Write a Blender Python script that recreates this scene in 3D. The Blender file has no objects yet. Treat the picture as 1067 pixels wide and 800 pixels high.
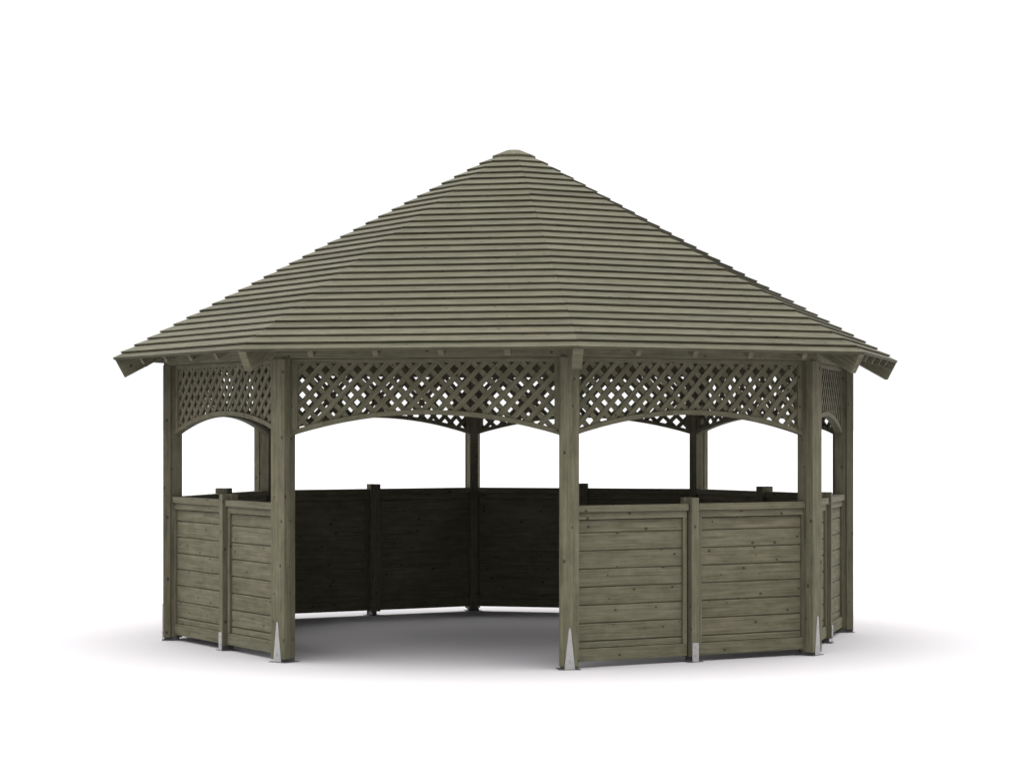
import bpy, math, random
from mathutils import Vector

random.seed(7)
scene = bpy.context.scene
col = scene.collection
PI = math.pi
T8 = math.tan(PI / 8)

# ------------------------------------------------------------------ measured sizes (metres)
PHI = 0.1373            # turn of the octagon
R_POST = 2.60           # outer face of a corner post
WALL_A = 2.345          # outer face of the panel frames (apothem)
EAVE_A = 2.735          # lower roof edge (apothem)
EAVE_Z = 2.055
APEX_Z = 3.645
COURSES = 30            # board rows below the cap


# ------------------------------------------------------------------ mesh builder
class MB:
    """collects prisms; u runs along the grain, v across it, both in metres"""

    def __init__(self):
        self.v, self.f, self.uv, self.tone = [], [], [], []

    def prism(self, ra, rb, tone=None, caps=True, uoff=None):
        ra = [Vector(p) for p in ra]
        rb = [Vector(p) for p in rb]
        n = len(ra)
        ca = sum(ra, Vector()) / n
        cb = sum(rb, Vector()) / n
        ax = (cb - ca).normalized()
        u0 = random.uniform(0, 40) if uoff is None else uoff
        v0 = random.uniform(0, 40)
        tone = random.gauss(0, 1) if tone is None else tone
        base = len(self.v)
        self.v += [tuple(p) for p in ra + rb]
        acc = [0.0]
        for i in range(n):
            acc.append(acc[-1] + (ra[(i + 1) % n] - ra[i]).length)
        per = lambda p: (p - ca).dot(ax) + u0
        for i in range(n):
            j = (i + 1) % n
            self.f.append((base + i, base + j, base + n + j, base + n + i))
            self.uv += [(per(ra[i]), v0 + acc[i]), (per(ra[j]), v0 + acc[i + 1]),
                        (per(rb[j]), v0 + acc[i + 1]), (per(rb[i]), v0 + acc[i])]
            self.tone.append(tone)
        if caps:
            for ring, off, rev in ((ra, 0, True), (rb, n, False)):
                idx = list(range(n))
                if rev:
                    idx.reverse()
                self.f.append(tuple(base + off + i for i in idx))
                e1 = (ring[1] - ring[0]).normalized()
                e2 = ax.cross(e1)
                self.uv += [(u0 + 3 + (ring[i] - ring[0]).dot(e1) * .3, v0 + 3 + (ring[i] - ring[0]).dot(e2)) for i in idx]
                self.tone.append(tone - .8)

    def box(self, x0, x1, y0, y1, z0, z1, along='y', tone=None):
        """box with its grain along one axis"""
        if along == 'x':
            self.prism([(x0, y0, z0), (x0, y1, z0), (x0, y1, z1), (x0, y0, z1)],
                       [(x1, y0, z0), (x1, y1, z0), (x1, y1, z1), (x1, y0, z1)], tone)
        elif along == 'y':
            self.prism([(x0, y0, z0), (x0, y0, z1), (x1, y0, z1), (x1, y0, z0)],
                       [(x0, y1, z0), (x0, y1, z1), (x1, y1, z1), (x1, y1, z0)], tone)
        else:
            self.prism([(x0, y0, z0), (x1, y0, z0), (x1, y1, z0), (x0, y1, z0)],
                       [(x0, y0, z1), (x1, y0, z1), (x1, y1, z1), (x0, y1, z1)], tone)

    def mesh(self, name, mat):
        me = bpy.data.meshes.new(name)
        me.from_pydata(self.v, [], self.f)
        uvl = me.uv_layers.new(name='grain')
        for i, c in enumerate(self.uv):
            uvl.data[i].uv = c
        at = me.attributes.new('tone', 'FLOAT', 'FACE')
        for i, c in enumerate(self.tone):
            at.data[i].value = c
        me.materials.append(mat)
        me.validate()
        me.update()
        return me


def bm_fix(me):
    import bmesh
    b = bmesh.new()
    b.from_mesh(me)
    bmesh.ops.recalc_face_normals(b, faces=b.faces)
    b.to_mesh(me)
    b.free()
    return me


def link(name, me, parent=None, rz=0.0, bevel=0.0):
    o = bpy.data.objects.new(name, me)
    col.objects.link(o)
    if parent is not None:
        o.parent = parent
    o.rotation_euler = (0, 0, rz)
    if bevel:
        m = o.modifiers.new('bevel', 'BEVEL')
        m.width = bevel
        m.segments = 2
        m.limit_method = 'ANGLE'
        m.angle_limit = math.radians(40)
    return o


# ------------------------------------------------------------------ materials
def wood(name, dark, mid, pale, knots=0.56, tone_amp=0.022):
    m = bpy.data.materials.new(name)
    m.use_nodes = True
    nt = m.node_tree
    N, L = nt.nodes, nt.links
    for n in list(N):
        N.remove(n)

    def node(t, **kw):
        n = N.new(t)
        for k, v in kw.items():
            setattr(n, k, v)
        return n

    def math_(op, a, b=None, c=None, clamp=False):
        n = node('ShaderNodeMath', operation=op, use_clamp=clamp)
        for i, x in enumerate((a, b, c)):
            if x is None:
                continue
            if isinstance(x, (int, float)):
                n.inputs[i].default_value = x
            else:
                L.new(x, n.inputs[i])
        return n.outputs[0]

    out = node('ShaderNodeOutputMaterial')
    bs = node('ShaderNodeBsdfPrincipled')
    L.new(bs.outputs[0], out.inputs[0])
    uv = node('ShaderNodeUVMap', uv_map='grain')
    oi = node('ShaderNodeObjectInfo')
    off = math_('MULTIPLY', oi.outputs['Random'], 53.0)
    cmb = node('ShaderNodeCombineXYZ')
    L.new(off, cmb.inputs[0])
    L.new(math_('MULTIPLY', off, 1.7), cmb.inputs[1])
    add = node('ShaderNodeVectorMath', operation='ADD')
    L.new(uv.outputs[0], add.inputs[0])
    L.new(cmb.outputs[0], add.inputs[1])
    base = add.outputs[0]

    # a slow waviness that bends the grain
    wn = node('ShaderNodeTexNoise', noise_dimensions='2D')
    wm = node('ShaderNodeMapping')
    wm.inputs['Scale'].default_value = (2.2, 6, 1)
    L.new(base, wm.inputs[0])
    L.new(wm.outputs[0], wn.inputs['Vector'])
    wn.inputs['Scale'].default_value = 1
    wn.inputs['Detail'].default_value = 2
    wob = node('ShaderNodeVectorMath', operation='MULTIPLY_ADD')
    L.new(wn.outputs['Color'], wob.inputs[0])
    wob.inputs[1].default_value = (0.0, 0.02, 0)
    L.new(base, wob.inputs[2])
    bent = wob.outputs[0]

    def noise(scale, detail, rough=.55, src=bent):
        mp = node('ShaderNodeMapping')
        mp.inputs['Scale'].default_value = scale
        L.new(src, mp.inputs[0])
        t = node('ShaderNodeTexNoise', noise_dimensions='2D')
        L.new(mp.outputs[0], t.inputs['Vector'])
        t.inputs['Scale'].default_value = 1
        t.inputs['Detail'].default_value = detail
        t.inputs['Roughness'].default_value = rough
        return t.outputs['Fac']

    streak = noise((2.0, 95, 1), 5)
    band = noise((2.6, 34, 1), 4)
    patch = noise((7, 16, 1), 5, .68)
    mix = math_('ADD', math_('MULTIPLY', streak, .40), math_('ADD', math_('MULTIPLY', band, .35), math_('MULTIPLY_ADD', patch, .36, .045)))
    tone = node('ShaderNodeAttribute', attribute_name='tone')
    mix = math_('MULTIPLY_ADD', tone.outputs['Fac'], tone_amp, mix)
    rmp = node('ShaderNodeValToRGB')
    L.new(mix, rmp.inputs[0])
    e = rmp.color_ramp.elements
    e[0].position, e[0].color = .40, (*dark, 1)
    e[1].position, e[1].color = .79, (*pale, 1)
    x = e.new(.60)
    x.color = (*mid, 1)

    # a reddish to green drift of the preservative stain
    drift = noise((.9, 2.2, 1), 2, src=base)
    hue = node('ShaderNodeMix', data_type='RGBA', blend_type='MULTIPLY')
    tint = node('ShaderNodeValToRGB')
    L.new(drift, tint.inputs[0])
    tint.color_ramp.elements[0].position, tint.color_ramp.elements[0].color = .3, (1.03, .99, .98, 1)
    tint.color_ramp.elements[1].position, tint.color_ramp.elements[1].color = .65, (1.0, .995, .985, 1)
    hue.inputs[0].default_value = 1
    L.new(rmp.outputs[0], hue.inputs[6])
    L.new(tint.outputs[0], hue.inputs[7])

    # knots
    km = node('ShaderNodeMapping')
    km.inputs['Scale'].default_value = (6.0, 8.5, 1)
    L.new(base, km.inputs[0])
    vo = node('ShaderNodeTexVoronoi', voronoi_dimensions='2D')
    vo.inputs['Scale'].default_value = 1
    L.new(km.outputs[0], vo.inputs['Vector'])
    sep = node('ShaderNodeSeparateColor')
    L.new(vo.outputs['Color'], sep.inputs[0])
    has = math_('GREATER_THAN', sep.outputs[0], knots)
    size = math_('MULTIPLY_ADD', sep.outputs[1], .06, .042)
    k = math_('SUBTRACT', 1.0, math_('DIVIDE', vo.outputs['Distance'], size), clamp=True)
    k = math_('MULTIPLY', math_('POWER', k, .4), has)
    kn = node('ShaderNodeMix', data_type='RGBA')
    L.new(math_('MULTIPLY', k, .95), kn.inputs[0])
    L.new(hue.outputs[2], kn.inputs[6])
    kn.inputs[7].default_value = (dark[0] * .35, dark[1] * .3, dark[2] * .25, 1)
    L.new(kn.outputs[2], bs.inputs['Base Color'])
    bs.inputs['Roughness'].default_value = .78
    bs.inputs['Specular IOR Level'].default_value = .12
    bmp = node('ShaderNodeBump')
    bmp.inputs['Strength'].default_value = .35
    bmp.inputs['Distance'].default_value = .004
    L.new(streak, bmp.inputs['Height'])
    L.new(bmp.outputs[0], bs.inputs['Normal'])
    return m


def steel(name, c, rough, metal):
    m = bpy.data.materials.new(name)
    m.use_nodes = True
    nt = m.node_tree
    bs = nt.nodes['Principled BSDF']
    tc = nt.nodes.new('ShaderNodeTexCoord')
    vo = nt.nodes.new('ShaderNodeTexVoronoi')
    vo.inputs['Scale'].default_value = 90
    nt.links.new(tc.outputs['Object'], vo.inputs['Vector'])
    r = nt.nodes.new('ShaderNodeValToRGB')
    r.color_ramp.elements[0].color = (c[0] * .82, c[1] * .82, c[2] * .82, 1)
    r.color_ramp.elements[1].color = (*c, 1)
    nt.links.new(vo.outputs['Color'], r.inputs[0])
    nt.links.new(r.outputs[0], bs.inputs['Base Color'])
    bs.inputs['Roughness'].default_value = rough
    bs.inputs['Metallic'].default_value = metal
    return m


WOOD = wood('treated_wood', (.066, .0632, .0395), (.107, .1035, .0690), (.150, .1445, .101))
ROOFWOOD = wood('roof_board_wood', (.039, .0374, .0232), (.0625, .0600, .0390), (.088, .084, .0565), knots=.70, tone_amp=.034)
STEEL = steel('galvanised_steel', (.36, .355, .35), .55, .25)
DARK_STEEL = steel('dull_steel', (.10, .10, .10), .6, .4)

# ------------------------------------------------------------------ gazebo
root = bpy.data.objects.new('gazebo', None)
col.objects.link(root)
root.rotation_euler = (0, 0, -PI / 2 + PHI)
root['label'] = 'octagonal green-grey wooden gazebo with boarded pyramid roof, lattice arches and one open bay'
root['category'] = 'gazebo'

STEP = PI / 4

# ---- corner post: local +x is outwards
OUT = R_POST
pm = MB()
sec = [(OUT, .061), (OUT - .056, .061), (OUT - .056, .054), (OUT - .138, .034),
       (OUT - .138, -.034), (OUT - .056, -.054), (OUT - .056, -.061), (OUT, -.061)]
pm.prism([(x, y, .021) for x, y in sec], [(x, y, 2.012) for x, y in sec], 0)
post_me = bm_fix(pm.mesh('post', WOOD))
bk = MB()   # tapered steel strap on the outer face, folded foot
w0, w1 = .035, .0065
bk.prism([(OUT + .001, -w0, .004), (OUT + .001, w0, .004), (OUT + .006, w0 - .002, .004), (OUT + .006, -w0 + .002, .004)],
         [(OUT + .001, -w1, .268), (OUT + .001, w1, .268), (OUT + .006, w1 - .002, .268), (OUT + .006, -w1 + .002, .268)], 0)
bk.prism([(OUT + .0065, -.006, .05), (OUT + .0065, .006, .05), (OUT + .010, .003, .05), (OUT + .010, -.003, .05)],
         [(OUT + .0065, -.006, .065), (OUT + .0065, .006, .065), (OUT + .010, .003, .065), (OUT + .010, -.003, .065)], 0)
bracket_me = bm_fix(bk.mesh('post_bracket', STEEL))
fp = MB()
fp.box(OUT - .14, OUT + .010, -.072, .072, .001, .0035, 'y', 0)
fp.box(OUT - .12, OUT - .008, -.045, .045, .0037, .0205, 'y', 0)
foot_me = bm_fix(fp.mesh('foot_plate', DARK_STEEL))
for k in range(8):
    p = link('post', post_me, root, k * STEP, .004)
    link('bracket', bracket_me, p)
    link('foot_plate', foot_me, p)

# ---- bay things: local +x outwards through the middle of the bay, y along it
HALF = .938
MIDS = [k for k in range(8)]
ENTRY = 7    # bay between the front-left and the front post


def bay_angle(k):
    return k * STEP + PI / 8


# ring beam, mitred
rb = MB()
za, zb = 2.012, 2.125
ao, ai = 2.400, 2.300
g = .0015
rb.prism([(ao, -ao * T8 + g, za), (ao, -ao * T8 + g, zb), (ai, -ai * T8 + g, zb), (ai, -ai * T8 + g, za)],
         [(ao, ao * T8 - g, za), (ao, ao * T8 - g, zb), (ai, ai * T8 - g, zb), (ai, ai * T8 - g, za)], -.3)
ring_me = bm_fix(rb.mesh('ring_beam', WOOD))

# half-height wall panels, one to each side of the middle post
ZB, ZT = .042, 1.006


def make_panel(sgn):
    y0, y1 = .044, HALF
    s = lambda a, b: (min(sgn * a, sgn * b), max(sgn * a, sgn * b))
    bo = MB()
    xb0, xb1 = WALL_A - .041, WALL_A - .018
    z1 = .962
    z = z1
    first = True
    a, b = s(y0 + .02, y1 - .02)
    while z > .12:
        h = .090 if first else .1175
        first = False
        zl = max(z - h, .118)
        # tongue and groove board with chamfered long edges
        c = .0075
        r_ = .009   # rebate: the rear lip hangs behind the next board
        prof = [(xb0, zl - .008), (xb0, z - .0090), (xb0 + r_, z - .0090), (xb0 + r_, z - .001), (xb1 - c, z - .001),
                (xb1, z - c - .001), (xb1, zl + c + .001), (xb1 - c, zl + .001), (xb0 + r_ - .0006, zl + .001), (xb0 + r_ - .0006, zl - .008)]
        bo.prism([(x, a, q) for x, q in prof], [(x, b, q) for x, q in prof])
        z = zl
    boards = bm_fix(bo.mesh('wall_panel', WOOD))
    fr = MB()
    x0, x1 = WALL_A - .046, WALL_A
    a, b = s(y0, y1)
    fr.box(x0, x1, a, b, ZB, .122, 'y')
    fr.box(x0, x1, a, b, .960, ZT - .0005, 'y')
    a, b = s(y0, y0 + .032)
    fr.box(x0, x1, a, b, .1225, .9595, 'z')
    a, b = s(y1 - .032, y1)
    fr.box(x0, x1, a, b, .1225, .9595, 'z')
    frame = bm_fix(fr.mesh('panel_frame', WOOD))
    cp = MB()
    a, b = s(y0 - .003, y1 + .004)
    cp.box(WALL_A - .058, WALL_A + .016, a, b, ZT, 1.050, 'y')
    cap = bm_fix(cp.mesh('cap_rail', WOOD))
    return boards, frame, cap


P_L, P_R = make_panel(-1), make_panel(1)

mp = MB()
XO = 2.3775
sec = [(XO, .0295), (XO - .062, .0295), (XO - .062, .045), (XO - .112, .045),
       (XO - .112, -.045), (XO - .062, -.045), (XO - .062, -.0295), (XO, -.0295)]
mp.prism([(x, y, .034) for x, y in sec], [(x, y, 1.090) for x, y in sec], 0)
# the panels overlap the wide rear block's face by nothing: it starts behind them
mid_me = bm_fix(mp.mesh('middle_post', WOOD))
mb_ = MB()
mb_.box(XO + .001, XO + .005, -.025, .025, .004, .128, 'z', 0)
midbr_me = bm_fix(mb_.mesh('bracket', STEEL))
mf = MB()
mf.box(XO - .12, XO + .010, -.06, .06, .001, .0042, 'y', 0)
mf.box(XO - .09, XO - .02, -.02, .02, .0045, .0325, 'y', 0)
midfoot_me = bm_fix(mf.mesh('foot_plate', DARK_STEEL))
bl = MB()
for zz in (0,):
    n = 8
    bl.prism([(XO + .0052, .007 * math.cos(2 * PI * i / n), zz + .007 * math.sin(2 * PI * i / n)) for i in range(n)],
             [(XO + .0105, .006 * math.cos(2 * PI * i / n), zz + .006 * math.sin(2 * PI * i / n)) for i in range(n)], 0)
bolt_me = bm_fix(bl.mesh('bolt', STEEL))

# lattice spandrel
Z_TOP = 2.010
SAG, Z_END = .1415, 1.499
RAD = (HALF ** 2 + SAG ** 2) / (2 * SAG)


def arch_z(y):
    return Z_END + SAG - RAD + math.sqrt(RAD * RAD - y * y)


LX = WALL_A - .006      # outer face of the lattice frame
fr = MB()
fr.box(LX - .045, LX, -HALF, HALF, 1.982, Z_TOP, 'y')
for sg in (-1, 1):
    a, b = sorted((sg * (HALF - .060), sg * HALF))
    fr.box(LX - .045, LX, a, b, Z_END + .024, 1.9815, 'z')
lat_frame_me = bm_fix(fr.mesh('lattice_frame', WOOD))
ar = MB()
BAND = .031
NSEG = 24
for i in range(NSEG):
    ya = -HALF + 2 * HALF * i / NSEG
    yb = -HALF + 2 * HALF * (i + 1) / NSEG

    def ring(y):
        z = arch_z(y)
        return [(LX - .047, y, z), (LX - .047, y, z + BAND), (LX + .004, y, z + BAND), (LX + .004, y, z)]
    ar.prism(ring(ya), ring(yb), .2, caps=(i in (0, NSEG - 1)), uoff=ya + HALF)
# one continuous board: same v for every segment
vs = [c[1] for c in ar.uv[:4]]
arch_me = bm_fix(ar.mesh('arch_rail', WOOD))


def clip(poly, axis, lim, keep_less):
    out = []
    for i in range(len(poly)):
        p, q = poly[i], poly[(i + 1) % len(poly)]
        ip = (p[axis] <= lim) if keep_less else (p[axis] >= lim)
        iq = (q[axis] <= lim) if keep_less else (q[axis] >= lim)
        if ip:
            out.append(p)
        if ip != iq:
            f = (lim - p[axis]) / (q[axis] - p[axis])
            out.append((p[0] + f * (q[0] - p[0]), p[1] + f * (q[1] - p[1])))
    return out


la = MB()
PER = .1107             # horizontal period of the diagonals
SW = .0335              # slat width
hw = SW / math.sqrt(2)
lim = HALF - .050
for sgn, xo in ((1, LX - .010), (-1, LX - .0155)):
    # phase: a hole is centred at y -0.02, z 1.937
    c0 = -.02 + PER / 2 - sgn * (1.937 - Z_END)
    for q in range(-20, 21):
        c = c0 + q * PER
        # centre line: y = c + sgn*(z - Z_END)
        ztop = 1.990
        # where the centre line meets the arch
        lo, hi = Z_END - .02, ztop
        for _ in range(40):
            mid = (lo + hi) / 2
            y = c + sgn * (mid - Z_END)
            if abs(y) >= HALF or mid > arch_z(y) + BAND * .5:
                hi = mid
            else:
                lo = mid
        zb_ = hi
        yb = c + sgn * (zb_ - Z_END)
        yt = c + sgn * (ztop - Z_END)
        if abs(yb) > HALF + .02 and (yb * yt > 0 and abs(yt) > HALF + .02):
            continue
        if abs(yb) >= HALF:
            zb_ = Z_END
            yb = c
        poly = [(yb - hw, zb_), (yb + hw, zb_), (yt + hw, ztop), (yt - hw, ztop)]
        poly = clip(poly, 0, lim, True)
        if len(poly) < 3:
            continue
        poly = clip(poly, 0, -lim, False)
        if len(poly) < 3:
            continue
        # pieces that were started below the arch at the very edge
        ymid = sum(p[0] for p in poly) / len(poly)
        if abs(yb) > lim:
            poly = clip(poly, 1, arch_z(min(HALF, lim)) + .005, False)
            if len(poly) < 3:
                continue
        base = len(la.v)
        n = len(poly)
        la.v += [(xo, y, z) for y, z in poly] + [(xo - .009, y, z) for y, z in poly]
        u0, v0, tn = random.uniform(0, 40), random.uniform(0, 40), random.gauss(0, .8)

        def uvw(y, z):
            return (u0 + (sgn * y + z) / 1.414, v0 + (y - sgn * z) / 1.414)
        la.f.append(tuple(range(base, base + n)))
        la.uv += [uvw(*p) for p in poly]
        la.tone.append(tn)
        la.f.append(tuple(range(base + 2 * n - 1, base + n - 1, -1)))
        la.uv += [uvw(*p) for p in reversed(poly)]
        la.tone.append(tn)
        for i in range(n):
            j = (i + 1) % n
            la.f.append((base + i, base + n + i, base + n + j, base + j))
            la.uv += [uvw(*poly[i]), uvw(*poly[i]), uvw(*poly[j]), uvw(*poly[j])]
            la.tone.append(tn)
lat_me = bm_fix(la.mesh('lattice', WOOD))

for k in range(8):
    an = bay_angle(k)
    link('ring_beam', ring_me, root, an, .003)
    l = link('lattice_panel', lat_me, root, an)
    link('lattice_frame', lat_frame_me, l, 0, .002)
    link('arch_rail', arch_me, l)
    if k != ENTRY:
        for b, f, c in (P_L, P_R):
            w = link('wall_panel', b, root, an)
            link('panel_frame', f, w, 0, .002)
            link('cap_rail', c, w, 0, .003)
        m = link('middle_post', mid_me, root, an, .003)
        link('bracket', midbr_me, m)
        for zz in (.045, .100):
            b_ = link('bolt', bolt_me, m)
            b_.location.z = zz
        link('foot_plate', midfoot_me, m)

# ---- roof: octagonal courses of lapped boards, mitred at the hips
SL = math.atan2(APEX_Z - EAVE_Z, EAVE_A)
cs, sn = math.cos(SL), math.sin(SL)
LEN = EAVE_A / cs                       # slope length of one face
EXPO = LEN / 31.35
TH = .0115
GAP = .0022             # open drip edge under each butt


def on_slope(s, n):
    """apothem and height of a point s down the slope from the apex and n above the board bed"""
    return s * cs + n * sn, APEX_Z - s * sn + n * cs


ro = MB()
for i in range(COURSES):
    s1 = LEN - max(0, i - .3) * EXPO
    s0 = LEN - (i + .7) * EXPO - .016
    th = TH + .008 if i == 0 else TH
    lift = -.006 if i == 0 else TH + GAP
    # profile: lower butt, upper edge tucked under the next course
    j1 = [random.gauss(0, .0022) for _ in range(8)]
    for f in range(8):
        an = bay_angle(f)
        ca, sa = math.cos(an), math.sin(an)

        def P(s, n, side):
            a, z = on_slope(s, n)
            y = side * (a * T8 - .0006)
            return (a * ca - y * sa, a * sa + y * ca, z)
        d = j1[f]
        prof = [(s1 + d, lift), (s1 + d - .001, lift + th), (s0, TH * .7), (s0, .0)]
        ra = [P(s, n, -1) for s, n in prof]
        rb_ = [P(s, n, 1) for s, n in prof]
        ro.prism(ra, rb_, caps=True)
roof_me = bm_fix(ro.mesh('roof', ROOFWOOD))
roof = link('roof', roof_me, root)

# cap at the apex
cp = MB()


def octo(a, z):
    r = a / math.cos(PI / 8)
    return [(r * math.cos(i * STEP), r * math.sin(i * STEP), z) for i in range(8)]


a1, z1 = on_slope((31.35 - 29.7) * EXPO, TH + GAP)
cp.prism(octo(a1, z1), octo(a1 - .001, z1 + .015), .5)
cp.prism(octo(a1 - .002, z1 + .0152), octo(.050, 3.630), .5, uoff=1)
cap_me = bm_fix(cp.mesh('roof_cap', ROOFWOOD))
link('roof_cap', cap_me, roof)

# hip rafters: local +x outwards through a corner
SLH = math.atan2(APEX_Z - EAVE_Z, EAVE_A / math.cos(PI / 8))
ch, sh = math.cos(SLH), math.sin(SLH)
RE = EAVE_A / math.cos(PI / 8)


def hp(s, n):
    return RE - s * ch + n * sh, EAVE_Z + s * sh + n * ch


hr = MB()
HD, HW = .150, .033
LH = RE / ch
top = -.006
pa = [hp(.010, top), hp(.010, top - HD)]
pb = [hp(LH - .05, top), hp(LH - .05, top - HD)]
hr.prism([(pa[0][0], -HW, pa[0][1]), (pa[0][0], HW, pa[0][1]), (pa[1][0], HW, pa[1][1]), (pa[1][0], -HW, pa[1][1])],
         [(pb[0][0], -HW, pb[0][1]), (pb[0][0], HW, pb[0][1]), (pb[1][0], HW, pb[1][1]), (pb[1][0], -HW, pb[1][1])], .3)
hip_me = bm_fix(hr.mesh('hip_rafter', WOOD))
for k in range(8):
    link('hip_rafter', hip_me, roof, k * STEP, .003)


def jack(t):
    m = MB()
    d, w = .058, .019
    s_hi = (abs(t) + .055) / T8 / cs
    def pt(s, n, y):
        a, z = on_slope(s, n)
        return (a, y, z)
    s_lo = LEN - .018
    m.prism([pt(s_lo, -.003, t - w), pt(s_lo, -.003, t + w), pt(s_lo, -.003 - d, t + w), pt(s_lo, -.003 - d, t - w)],
            [pt(s_hi, -.003, t - w), pt(s_hi, -.003, t + w), pt(s_hi, -.003 - d, t + w), pt(s_hi, -.003 - d, t - w)], .3)
    return bm_fix(m.mesh('rafter', WOOD))


jacks = [jack(t) for t in (-.66, -.22, .22, .66)]
for k in range(8):
    for j in jacks:
        link('rafter', j, roof, bay_angle(k), .002)

# ------------------------------------------------------------------ ground
gm = bpy.data.materials.new('pale_ground')
gm.use_nodes = True
nt = gm.node_tree
bs = nt.nodes['Principled BSDF']
tc = nt.nodes.new('ShaderNodeTexCoord')
nz = nt.nodes.new('ShaderNodeTexNoise')
nz.inputs['Scale'].default_value = .6
nz.inputs['Detail'].default_value = 5
nt.links.new(tc.outputs['Object'], nz.inputs['Vector'])
gr = nt.nodes.new('ShaderNodeValToRGB')
GC = (.385, .3725, .382)
gr.color_ramp.elements[0].color = (GC[0] * .985, GC[1] * .985, GC[2] * .985, 1)
gr.color_ramp.elements[1].color = (GC[0] * 1.015, GC[1] * 1.015, GC[2] * 1.015, 1)
nt.links.new(nz.outputs['Fac'], gr.inputs[0])
nt.links.new(gr.outputs[0], bs.inputs['Base Color'])
bs.inputs['Roughness'].default_value = 1
bs.inputs['Specular IOR Level'].default_value = 0
me = bpy.data.meshes.new('ground')
S = 4000
me.from_pydata([(-S, -S, 0), (S, -S, 0), (S, S, 0), (-S, S, 0)], [], [(0, 1, 2, 3)])
me.materials.append(gm)
ground = link('ground', me)
ground['kind'] = 'structure'
ground['label'] = 'seamless white studio ground under and around the gazebo'
ground['category'] = 'ground'

# ------------------------------------------------------------------ light: an even white surround, brighter overhead like an overcast sky
w = bpy.data.worlds.new('World')
scene.world = w
w.use_nodes = True
nt = w.node_tree
bg = nt.nodes['Background']
tc = nt.nodes.new('ShaderNodeTexCoord')
sx = nt.nodes.new('ShaderNodeVectorMath')      # height above the horizon, leaning a little to the left
sx.operation = 'DOT_PRODUCT'
sx.inputs[1].default_value = (-.035, -.03, .99)
nt.links.new(tc.outputs['Generated'], sx.inputs[0])
mr = nt.nodes.new('ShaderNodeMapRange')
mr.inputs['From Min'].default_value = 0
mr.inputs['From Max'].default_value = 1
mr.inputs['To Min'].default_value = 1.02
mr.inputs['To Max'].default_value = 7.0
sq = nt.nodes.new('ShaderNodeMath')
sq.operation = 'MULTIPLY'
sq.use_clamp = True
for i in (0, 1):
    nt.links.new(sx.outputs['Value'], sq.inputs[i])
nt.links.new(sq.outputs[0], mr.inputs['Value'])
# surround stays white behind the gazebo; dimming added camera-side to darken the interior
sy = nt.nodes.new('ShaderNodeSeparateXYZ')
nt.links.new(tc.outputs['Generated'], sy.inputs[0])
dim = nt.nodes.new('ShaderNodeMapRange')
dim.interpolation_type = 'SMOOTHSTEP'
dim.inputs['From Min'].default_value = -.35
dim.inputs['From Max'].default_value = .25
dim.inputs['To Min'].default_value = -.90
dim.inputs['To Max'].default_value = 0
nt.links.new(sy.outputs['Y'], dim.inputs['Value'])
sm = nt.nodes.new('ShaderNodeMath')
sm.operation = 'ADD'
nt.links.new(mr.outputs[0], sm.inputs[0])
nt.links.new(dim.outputs[0], sm.inputs[1])
nt.links.new(sm.outputs[0], bg.inputs['Strength'])
bg.inputs['Color'].default_value = (1, 1, 1, 1)

# ------------------------------------------------------------------ camera
cd = bpy.data.cameras.new('camera')
cam = bpy.data.objects.new('camera', cd)
col.objects.link(cam)
cam.location = (-.015, -18.045, 1.542)
cam.rotation_euler = (PI / 2, 0, 0)
cd.sensor_width = 36
cd.lens = 2511.07 / 1067 * 36
cd.shift_y = 47.5 / 1067
cd.clip_end = 20000
scene.camera = cam

scene.view_settings.view_transform = 'Standard'
scene.view_settings.look = 'None'
scene.view_settings.exposure = 0
scene.view_settings.gamma = 1
scene.cycles.diffuse_bounces = 1
